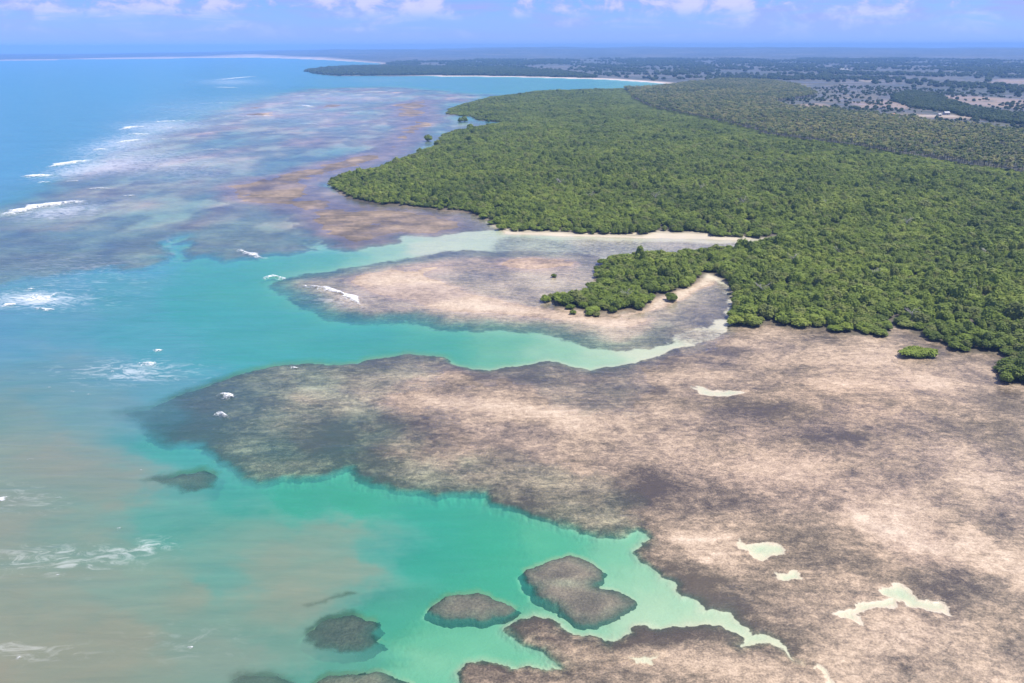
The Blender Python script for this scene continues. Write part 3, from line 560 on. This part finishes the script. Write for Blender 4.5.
def trunk_mesh(name, seed, h, spread, mat=None):
    g = np.random.default_rng(seed); V = []; F = []
    tubes(V, F, [(0, 0, -.2), (.05, .03, h*.3), (.12, -.06, h*.62)], .17, .09)
    for i in range(5):
        a = 2*math.pi*(i+g.uniform(-.3, .3))/5; q = spread*g.uniform(.4, .6)
        tubes(V, F, [(.06, 0, h*g.uniform(.28, .45)), (q*.5*math.cos(a), q*.5*math.sin(a), h*.6), (q*math.cos(a), q*math.sin(a), h*g.uniform(.7, .82))], .08, .03, 5)
        a += .6
        tubes(V, F, [(0, 0, h*.22), (.7*math.cos(a), .7*math.sin(a), h*.17), (1.15*math.cos(a), 1.15*math.sin(a), -.15)], .05, .035, 4)   # prop root
    return from_arrays(name, V, F, [mat or bark], True)
NV = 6
CROWNS = [crown_mesh('crown', 100+i, 3.0*(1+.12*((i % 3)-1)), 2.8, 4.4+.5*(i % 3), .5, 6+i % 3, 420, .62, MGREEN) for i in range(NV)]
TRUNKS = [trunk_mesh('trunk', 200+i, 4.4+.5*(i % 3), 2.6) for i in range(NV)]
def mk(name, me, parent=None, loc=(0, 0, 0), rz=0, sc=(1, 1, 1)):
    o = bpy.data.objects.new(name, me); COL.objects.link(o); o.location = loc; o.rotation_euler = (0, 0, rz); o.scale = sc
    if parent: o.parent = parent
    return o
def tree(name, crown, trunk, loc, rz, sc, label, cat, group=None):
    r = mk(name, None, None, loc, rz, sc); r.empty_display_size = 1
    mk('trunk', trunk, r); mk('crown', crown, r)
    r['label'] = label; r['category'] = cat
    if group: r['group'] = group
    return r
def height_at(x, y):
    th = np.arctan2(x, y); al = np.arctan2(CAM_H, np.hypot(x, y))
    j = np.clip(np.searchsorted(TH, th), 0, NC-1); i = np.clip(np.searchsorted(AL, al), 0, NR-1); return HT[i, j]
def lookup(arr, x, y):
    th = np.arctan2(x, y); al = np.arctan2(CAM_H, np.hypot(x, y))
    j = np.clip(np.searchsorted(TH, th), 0, NC-1); i = np.clip(np.searchsorted(AL, al), 0, NR-1); return arr[i, j]
def scatter(poly, spacing, r0, r1, jit=.38, seed=1, pad=60):
    g = np.random.default_rng(seed); P = poly.copy(); P[:, 0] = np.clip(P[:, 0], -pad, IW+pad)
    X, Y = ground(P[:, 0], P[:, 1])
    xs = np.arange(X.min(), X.max(), spacing); ys = np.arange(max(Y.min(), 50), min(Y.max(), r1), spacing*.88)
    a, b = np.meshgrid(xs, ys); a = a+(np.arange(len(ys)) % 2)[:, None]*spacing*.5
    a = a+g.uniform(-jit, jit, a.shape)*spacing; b = b+g.uniform(-jit, jit, b.shape)*spacing
    a, b = a.ravel(), b.ravel(); r = np.hypot(a, b); ok = (r >= r0) & (r < r1); a, b = a[ok], b[ok]
    px, py = project(a, b, np.zeros_like(a)); ok = (px > -pad) & (px < IW+pad); return a[ok], b[ok]

# stuff built by geometry nodes: points that carry scale, turn and variant
def instanced(name, x, y, z, scl, rot, var, protos, label=None):
    n = len(x); me = bpy.data.meshes.new(name); me.vertices.add(n)
    me.vertices.foreach_set('co', np.stack([x, y, z], 1).astype(np.float32).ravel())
    a = me.attributes.new('scl', 'FLOAT_VECTOR', 'POINT'); a.data.foreach_set('vector', scl.astype(np.float32).ravel())
    r = np.zeros((n, 3), np.float32); r[:, 2] = rot; a = me.attributes.new('rot', 'FLOAT_VECTOR', 'POINT'); a.data.foreach_set('vector', r.ravel())
    a = me.attributes.new('var', 'INT', 'POINT'); a.data.foreach_set('value', var.astype(np.int32))
    ob = bpy.data.objects.new(name, me); COL.objects.link(ob)
    ng = bpy.data.node_groups.new(name, 'GeometryNodeTree')
    ng.interface.new_socket('Geometry', in_out='INPUT', socket_type='NodeSocketGeometry'); ng.interface.new_socket('Geometry', in_out='OUTPUT', socket_type='NodeSocketGeometry')
    N = ng.nodes.new; Lk = ng.links.new
    gi = N('NodeGroupInput'); go = N('NodeGroupOutput'); ip = N('GeometryNodeInstanceOnPoints'); jn = N('GeometryNodeJoinGeometry')
    for grp in protos:
        j2 = N('GeometryNodeJoinGeometry')
        for p in grp:
            oi = N('GeometryNodeObjectInfo'); oi.transform_space = 'ORIGINAL'; oi.inputs['Object'].default_value = p; oi.inputs['As Instance'].default_value = False
            Lk(oi.outputs['Geometry'], j2.inputs[0])
        g2 = N('GeometryNodeGeometryToInstance'); Lk(j2.outputs[0], g2.inputs[0]); Lk(g2.outputs[0], jn.inputs[0])
    def na(nm, t):
        q = N('GeometryNodeInputNamedAttribute'); q.data_type = t; q.inputs['Name'].default_value = nm; return [s for s in q.outputs if s.enabled and s.name == 'Attribute'][0]
    Lk(gi.outputs[0], ip.inputs['Points']); Lk(jn.outputs[0], ip.inputs['Instance']); ip.inputs['Pick Instance'].default_value = True
    Lk(na('var', 'INT'), ip.inputs['Instance Index']); Lk(na('scl', 'FLOAT_VECTOR'), ip.inputs['Scale'])
    er = N('FunctionNodeEulerToRotation'); Lk(na('rot', 'FLOAT_VECTOR'), er.inputs[0]); Lk(er.outputs[0], ip.inputs['Rotation'])
    Lk(ip.outputs[0], go.inputs[0])
    md = ob.modifiers.new('scatter', 'NODES'); md.node_group = ng
    ob['kind'] = 'stuff'
    if label: ob['label'] = label
    return ob

# ------------------------------------------------------------------ mangroves
xa, ya = scatter(MG, 4.6, 0, 900, seed=2); xb, yb = scatter(MG, 5.4, 900, 3000, seed=3)
X = np.concatenate([xa, xb]); Y = np.concatenate([ya, yb]); big = np.concatenate([np.ones(len(xa)), np.full(len(xb), 1.2)])
sdv = lookup(sdM, X, Y); ok = (sdv > .0015) & (lookup(sdP, X, Y) < .022); 
gapn = fbm(X/16, Y/16, 3, 77); ok &= ~((gapn > .42) & (sdv > .008))
X, Y, big, sdv, gapn = X[ok], Y[ok], big[ok], sdv[ok], gapn[ok]
rg = np.hypot(X, Y); hb = fbm(X/70, Y/70, 4, 78); hb2 = fbm(X/24, Y/24, 3, 79)
edge = ss(0, .022, sdv)
lowp = 1-.45*ss(-.05, -.01, lookup(sdP, X, Y)); SX = big*(.68+.80*RNG.random(len(X))**1.8)*(1+.2*hb2); SZ = (.62+.34*edge)*(.85+.45*RNG.random(len(X)))*(1+.5*np.maximum(hb, -.35))*(.9+.3*np.clip(hb2, -.5, .6))
tall = (RNG.random(len(X)) < .06) & (edge > .6); SZ *= lowp*(1-.25*ss(700, 1500, rg)); SZ[tall] *= 1.45; SX[tall] *= 1.2
Z = height_at(X, Y); RO = RNG.uniform(0, 2*math.pi, len(X)); VA = RNG.integers(0, NV, len(X))
px, py = project(X, Y, Z+2)
vis = (px > -4) & (px < IW+4)
order = np.argsort(np.where(vis, rg, 1e9))
N_IND = 275
ind = order[:N_IND]; rest = np.ones(len(X), bool); rest[ind] = False
first = {}
for q in ind:
    x_, y_ = px[q], py[q]
    if x_ < 738 and y_ < 325:
        lab, grp = "round green mangrove packed on the narrow wooded spit beside the creek", "mangroves on the wooded spit"
    elif sdv[q] < .014:
        lab, grp = "round green mangrove on the outer edge of the near forest, fronting the bare reef flat", "mangroves along the edge of the near forest"
    else:
        lab, grp = "green mangrove crowded in the canopy just behind the near forest edge", "mangroves behind the near forest edge"
    o = tree('mangrove_tree', CROWNS[VA[q]], TRUNKS[VA[q]], (X[q], Y[q], Z[q]), RO[q], (SX[q], SX[q], SZ[q]), lab, 'mangrove tree', grp)
    first.setdefault(int(VA[q]), [c for c in o.children if c.name.startswith('crown')][0])
protos = [[first[i]] for i in sorted(first)]
VA = VA % len(protos)
instanced('mangrove_forest', X[rest], Y[rest], Z[rest], np.stack([SX, SX, SZ], 1)[rest], RO[rest], VA[rest], protos, "dense green mangrove canopy filling the headland")
print('mangroves', len(X), 'range of individuals', rg[ind].max())

# mangroves standing alone
bushc = crown_mesh('crown', 900, 8.6, 5.0, 4.4, -.3, 26, 2200, .75, MGREEN, .62); bush_t = trunk_mesh('trunk', 901, 2.6, 4)
x, y = ground(917, 356); tree('mangrove_bush', bushc, bush_t, (x[0], y[0], .0), .1, (1.12, 1.1, 1.05), "wide low bright green bush alone on the flat in front of the forest", 'mangrove bush')
smallc = crown_mesh('crown', 905, 2.6, 2.4, 2.6, .15, 5, 420, .45, MGREEN); small_t = trunk_mesh('trunk', 906, 2.2, 1.8)
for (qx, qy, s, lab) in ((672, 301, 1.5, "small round green bush alone on the pale sand beside the wooded spit"), (554, 277, .75, "tiny dark mangrove sapling alone on the lilac flat off the wooded spit"), (591, 288, 1.2, "small dark shrub in the water close in behind the wooded spit"), (546, 301.5, 1.25, "dark outlying mangrove off the very tip of the wooded spit"), (553, 298.5, 1.0, "little dark mangrove between the spit tip and its outlying mangrove"), (573, 314, .8, "low scrubby shrub on the sand under the spit's tip"), (590, 315.5, 1.0, "low dark shrub on the sand midway along the front of the spit"), (597, 316, .9, "second low dark shrub on the sand beside the midway one on the spit front"),
        (428.5, 141, 2.6, "dark mangrove standing alone in shallow water well off the headland shore"), (438, 147, 2.6, "dark mangrove just off the headland shore, next to the one standing alone in the water"), (460.5, 122, 2.4, "thin dark mangrove in the shallow cove, one of two beside each other, the fainter"), (464.5, 121.5, 2.8, "thin dark mangrove in the shallow cove, one of two beside each other, the darker"), (471, 130.5, 2.8, "dark mangrove in the water at the mouth of the shallow cove"), (398, 164.5, 1.6, "dark little mangrove at the water line of the headland's sloping shore"), (420, 153, 1.8, "small mangrove in the water between the sloping shore and the dark one standing alone"), (389, 168, 1.5, "small mangrove just off the lower end of the headland's sloping shore"), (351, 176, 1.5, "small mangrove off the headland tip"), (488, 122, 2.0, "low mangrove inside the shallow cove at the headland")):
    x, y = ground(qx, qy); tree('mangrove_tree', smallc, small_t, (x[0], y[0], max(-.3, float(height_at(x, y)[0]))), qx, (s, s, s*(1.25 if qy < 160 else 1)), lab, 'mangrove tree')
def dead_mesh(seed):
    g = np.random.default_rng(seed); V = []; F = []
    tubes(V, F, [(0, 0, -.1), (.1, .1, 2.6), (.2, 0, 4.4)], .2, .11)
    for i in range(11):
        a = g.uniform(0, 6.28); z = g.uniform(2.2, 4.4); l = g.uniform(1.4, 2.8)
        p0 = np.array((.15, .05, z)); p1 = p0+np.array((math.cos(a)*l*.5, math.sin(a)*l*.5, l*.45)); p2 = p0+np.array((math.cos(a+.2)*l, math.sin(a+.2)*l, l*.8))
        tubes(V, F, [p0, p1, p2], .08, .03, 5)
        for j in range(3):
            b = a+g.uniform(-1, 1); tubes(V, F, [p1+(p2-p1)*g.uniform(0, .8), p2+np.array((math.cos(b), math.sin(b), .6))*g.uniform(.4, 1)], .035, .02, 4)
    return from_arrays('dead_tree', V, F, [dead], True)
for (qx, qy, s, lab) in ((910, 323, 1.1, "bare grey dead tree above the gap in the near forest edge"), (626, 303, 1.1, "bare grey dead tree among the mangroves of the wooded spit"), (742, 213, 1.5, "bare grey dead tree deep in the forest beyond the creek"), (655, 205, 1.4, "pale dead tree in the canopy above the creek's sandy bank"))+tuple((a, b, 1.3, 'bare grey dead tree poking out of the green mangrove canopy') for a, b in ((838, 262), (872, 285), (792, 268), (965, 300), (985, 262), (905, 232), (820, 212), (700, 195), (590, 205), (760, 300), (640, 178), (560, 190))):
    x, y = ground(qx, qy); o = mk('dead_tree', dead_mesh(int(qx)), None, (x[0], y[0], .8 if qy > 250 else 2.2), qx, (s, s, s)); o['label'] = lab; o['category'] = 'dead tree'
    if 'poking' in lab: o['group'] = 'bare grey trees in the canopy'

# ------------------------------------------------------------------ coconut palms
def palm_crown(seed):
    g = np.random.default_rng(seed); V = []; F = []
    for i in range(20):
        a = 2*math.pi*(i*.382+g.uniform(-.06, .06)); up = g.uniform(-.25, .95); Lf = g.uniform(3.6, 4.8)
        d = np.array((math.cos(a), math.sin(a), 0)); w = np.array((-math.sin(a), math.cos(a), 0)); base = len(V)
        for j in range(6):
            t = j/5; p = d*Lf*(t*(1-.16*t))*math.cos(up*.75)+np.array((0, 0, Lf*(math.sin(up)*t-.62*t*t)))
            ww = .62*math.sin(math.pi*min(1, .12+.9*t))**.7
            V += [p-w*ww-np.array((0, 0, ww*.45)), p, p+w*ww-np.array((0, 0, ww*.45))]
        for j in range(5):
            b = base+j*3; F += [(b, b+1, b+4, b+3), (b+1, b+2, b+5, b+4)]
    for i in range(5):     # nuts
        a = i*1.26; c = np.array((.28*math.cos(a), .28*math.sin(a), -.3)); b = len(V)
        V += [c+np.array(q)*.16 for q in ((1, 0, 0), (0, 1, 0), (-1, 0, 0), (0, -1, 0), (0, 0, 1), (0, 0, -1))]
        F += [(b+i0, b+i1, b+4) for i0, i1 in ((0, 1), (1, 2), (2, 3), (3, 0))]+[(b+i1, b+i0, b+5) for i0, i1 in ((0, 1), (1, 2), (2, 3), (3, 0))]
    for v in range(len(V)): V[v] = V[v]+np.array((.5, 0, 9.0))
    return from_arrays('crown', V, F, [PGREEN])
def palm_trunk():
    V = []; F = []; tubes(V, F, [(0, 0, -.2), (.02, 0, 2.5), (.15, 0, 5), (.32, 0, 7.2), (.5, 0, 9.05)], .22, .13, 7); return from_arrays('trunk', V, F, [bark], True)
PCR = [palm_crown(i) for i in range(3)]; PTR = palm_trunk()
xa, ya = scatter(PM, 7.6, 0, 1500, jit=.4, seed=5); xb, yb = scatter(PM, 9, 1500, 4500, jit=.33, seed=6)
X = np.concatenate([xa, xb]); Y = np.concatenate([ya, yb]); big = np.concatenate([np.ones(len(xa)), np.full(len(xb), 1.2)])
ok = (lookup(sdP, X, Y) > 0) & (fbm(X/40, Y/40, 3, 91) < .5); X, Y, big = X[ok], Y[ok], big[ok]
SX = big*RNG.uniform(.8, 1.12, len(X)); SZ = RNG.uniform(.75, 1.15, len(X)); RO = RNG.uniform(0, 6.28, len(X)); VA = RNG.integers(0, 3, len(X)); Z = height_at(X, Y)
px, py = project(X, Y, Z+8); vis = (px > 0) & (px < IW); order = np.argsort(np.where(vis, np.hypot(X, Y), 1e9)); ind = order[:290]; rest = np.ones(len(X), bool); rest[ind] = False
firstp = {}
for q in ind:
    o = tree('coconut_palm', PCR[VA[q]], PTR, (X[q], Y[q], Z[q]), RO[q], (SX[q], SX[q], SZ[q]), "coconut palm in the front rows of the grove, where the grove meets the green mangroves", 'palm tree', 'front rows of the coconut grove')
    firstp.setdefault(int(VA[q]), list(o.children))
pp = [firstp[i] for i in sorted(firstp)]
instanced('coconut_grove', X[rest], Y[rest], Z[rest], np.stack([SX, SX, SZ], 1)[rest], RO[rest], VA[rest] % len(pp), pp, "wide grove of coconut palms behind the mangrove forest")
print('palms', len(X))

# ------------------------------------------------------------------ far woods and scrub
scrub = [crown_mesh('crown', 950+i, 5.2, 5.0, 6.5, .3, 6, 260, 1.3, SGREEN) for i in range(3)]
def wood(name, x, y, s0, s1, label, seed):
    g = np.random.default_rng(seed); n = len(x); s = g.uniform(s0, s1, n)
    # the woods own their tree meshes through one standing tree each
    return x, y, s, g.uniform(0, 6.28, n), g.integers(0, 3, n)
sc_obs = []
for i, (qx, qy, s, lab) in enumerate(((858, 111, 1.1, "dark round tree alone on the pale scrubland beyond the palms"), (912, 119, 1.2, "dark tree beside the pale sandy track beyond the palm grove"), (876, 84.5, 1.3, "dark tree beside the small white farmhouse on the plain"))):
    x, y = ground(qx, qy); o = tree('scrub_tree', scrub[i], TRUNKS[i], (x[0], y[0], float(height_at(x, y)[0])), i, (s, s, s), lab, 'tree'); sc_obs.append([c for c in o.children if c.name.startswith('crown')][0])
sp = [[c] for c in sc_obs]
def plant_wood(name, x, y, s0, s1, label, seed):
    g = np.random.default_rng(seed); n = len(x); s = g.uniform(s0, s1, n)
    instanced(name, x, y, height_at(x, y), np.stack([s, s, s*g.uniform(.8, 1.2, n)], 1), g.uniform(0, 6.28, n), g.integers(0, 3, n), sp, label); print(name, n)
x, y = scatter(HG, 9, 0, 5000, seed=8); sh = sdist(HG, .006, .05); ok = lookup(sh, x, y) > 0; plant_wood('hedgerow_trees', x[ok], y[ok], .8, 1.2, "dark belt of trees between the scrubland and the bare field", 1)
x, y = scatter(SW, 13, 0, 9000, seed=9); sw = sdist(SW, .003, .05); ok = lookup(sw, x, y) > 0; plant_wood('headland_woods', x[ok], y[ok], 1.3, 1.9, "dark wooded point between the two bays", 2)
inland = pts("690,83 760,80 818,82 900,90 1023,100 1200,120 1200,64 900,60 600,60 400,62 380,65 500,69 600,76 650,81")
x, y = scatter(inland, 26, 0, 9000, seed=10, jit=.5); nn = fbm(x/420, y/420, 4, 95)+.4*fbm(x/90, y/90, 3, 96); si = sdist(inland, .01, .05)
ok = (lookup(si, x, y) > 0) & (nn+.45*(RNG.random(len(x))-.5) > .12) & (lookup(fld, x, y) < .3) & (lookup(sdC, x, y) > .004); plant_wood('scattered_woods', x[ok], y[ok], 1.0, 2.2, "scattered woods over the distant plain", 3)
dry = pts("772,104 815,98 806,90 850,86 960,92 1023,96 1200,104 1200,152 1023,138 908,122.5 863,117.5 828,113 790,111.5")
x, y = scatter(dry, 15, 0, 5000, seed=12, jit=.5); nn = fbm(x/120, y/120, 3, 97); s_ = sdist(dry, .004, .05)
ok = (lookup(s_, x, y) > 0) & (nn+.9*(RNG.random(len(x))-.5) > .10+.25*lookup(fld, x, y)) & (lookup(trk, x, y) < .2); plant_wood('dry_scrub', x[ok], y[ok], .18, .95, "dry scrub dotted over the pale land behind the palms", 4)

# ------------------------------------------------------------------ farm buildings on the plain
def plain(name, c, rough=.8):
    m, k = newmat(name); geo = k.N('ShaderNodeNewGeometry'); n = k.NOISE(geo.outputs['Position'], .8, 5)
    bs = k.N('ShaderNodeBsdfPrincipled'); k.L(k.MIX(n, tuple(q*.85 for q in c), c), bs.inputs['Base Color']); bs.inputs['Roughness'].default_value = rough
    o = k.N('ShaderNodeOutputMaterial'); k.L(bs.outputs[0], o.inputs['Surface']); return m
white, rooft, glass, redt = plain('white_wall', (.45, .44, .43)), plain('roof_sheet', (.36, .36, .38), .6), plain('dark_pane', (.03, .035, .04), .3), plain('clay_tile', (.42, .2, .13))
def box(V, F, a, b):
    i = len(V); V += [(x, y, z) for x in (a[0], b[0]) for y in (a[1], b[1]) for z in (a[2], b[2])]
    F += [(i, i+1, i+3, i+2), (i+4, i+6, i+7, i+5), (i, i+4, i+5, i+1), (i+2, i+3, i+7, i+6), (i, i+2, i+6, i+4), (i+1, i+5, i+7, i+3)]
def house(name, qx, qy, L_, D, Hw, roofm, rz, lab, cat, nwin):
    x, y = ground(qx, qy); r = mk(name, None, None, (x[0], y[0], float(height_at(x, y)[0])), rz); r['label'] = lab; r['category'] = cat
    V = []; F = []; box(V, F, (-L_/2, -D/2, -.6), (L_/2, D/2, Hw)); mk('wall', from_arrays('wall', V, F, [white]), r)
    e = .4; t = D*.32; V = [(-L_/2-e, -D/2-e, Hw+.01), (L_/2+e, -D/2-e, Hw+.01), (L_/2+e, D/2+e, Hw+.01), (-L_/2-e, D/2+e, Hw+.01), (-L_/2-e, 0, Hw+t), (L_/2+e, 0, Hw+t)]
    mk('roof', from_arrays('roof', V, [(0, 1, 5, 4), (2, 3, 4, 5), (0, 4, 3), (1, 2, 5), (3, 2, 1, 0)], [roofm]), r)
    for i in range(nwin):
        xx = -L_/2+L_*(i+.5)/nwin
        V = []; F = []
        if i == nwin//2: box(V, F, (xx-.6, -D/2-.06, 0), (xx+.6, -D/2+.02, 2.3)); mk('door', from_arrays('door', V, F, [glass]), r)
        else: box(V, F, (xx-.7, -D/2-.06, 1.0), (xx+.7, -D/2+.02, 2.2)); mk('window', from_arrays('window', V, F, [glass]), r)
house('farm_shed', 843.5, 71.2, 40, 12, 6, rooft, .1, "long white farm shed far out on the plain", 'building', 6)
house('farmhouse', 887.5, 83.2, 10, 8, 4.5, rooft, -.2, "small white farmhouse beside a dark tree on the plain", 'house', 3)
house('farmhouse', 892.5, 117, 6, 5, 3.0, redt, .3, "small hut with clay roof at the near end of the sandy track", 'house', 3)
house('farmhouse', 946, 115.8, 9, 7, 3.5, rooft, .05, "pale farmhouse beside the middle of the sandy track behind the palms", 'house', 3)
house('farmhouse', 939, 117.2, 5, 5, 3.0, rooft, .2, "small pale outbuilding next to the farmhouse on the sandy track", 'house', 3)

# ------------------------------------------------------------------ haze
hz, k = newmat('haze')
pv = k.N('ShaderNodeVolumePrincipled'); pv.inputs['Color'].default_value = (.24, .47, .92, 1); pv.inputs['Density'].default_value = 1.0e-4; pv.inputs['Anisotropy'].default_value = .0
o = k.N('ShaderNodeOutputMaterial'); k.L(pv.outputs[0], o.inputs['Volume'])
V = []; F = []; zt = max(150.0, float(HB.max())+15); box(V, F, (-18200, -2500, float(HB.min())-1.5), (18200, 18200, zt))
hb_ = from_arrays('haze', V, F, [hz]); bm_ = bmesh.new(); bm_.from_mesh(hb_); bmesh.ops.recalc_face_normals(bm_, faces=bm_.faces); bm_.to_mesh(hb_); bm_.free()
h_ = mk('haze', hb_); h_['kind'] = 'stuff'
print('haze top', zt, 'grid', NR, NC)
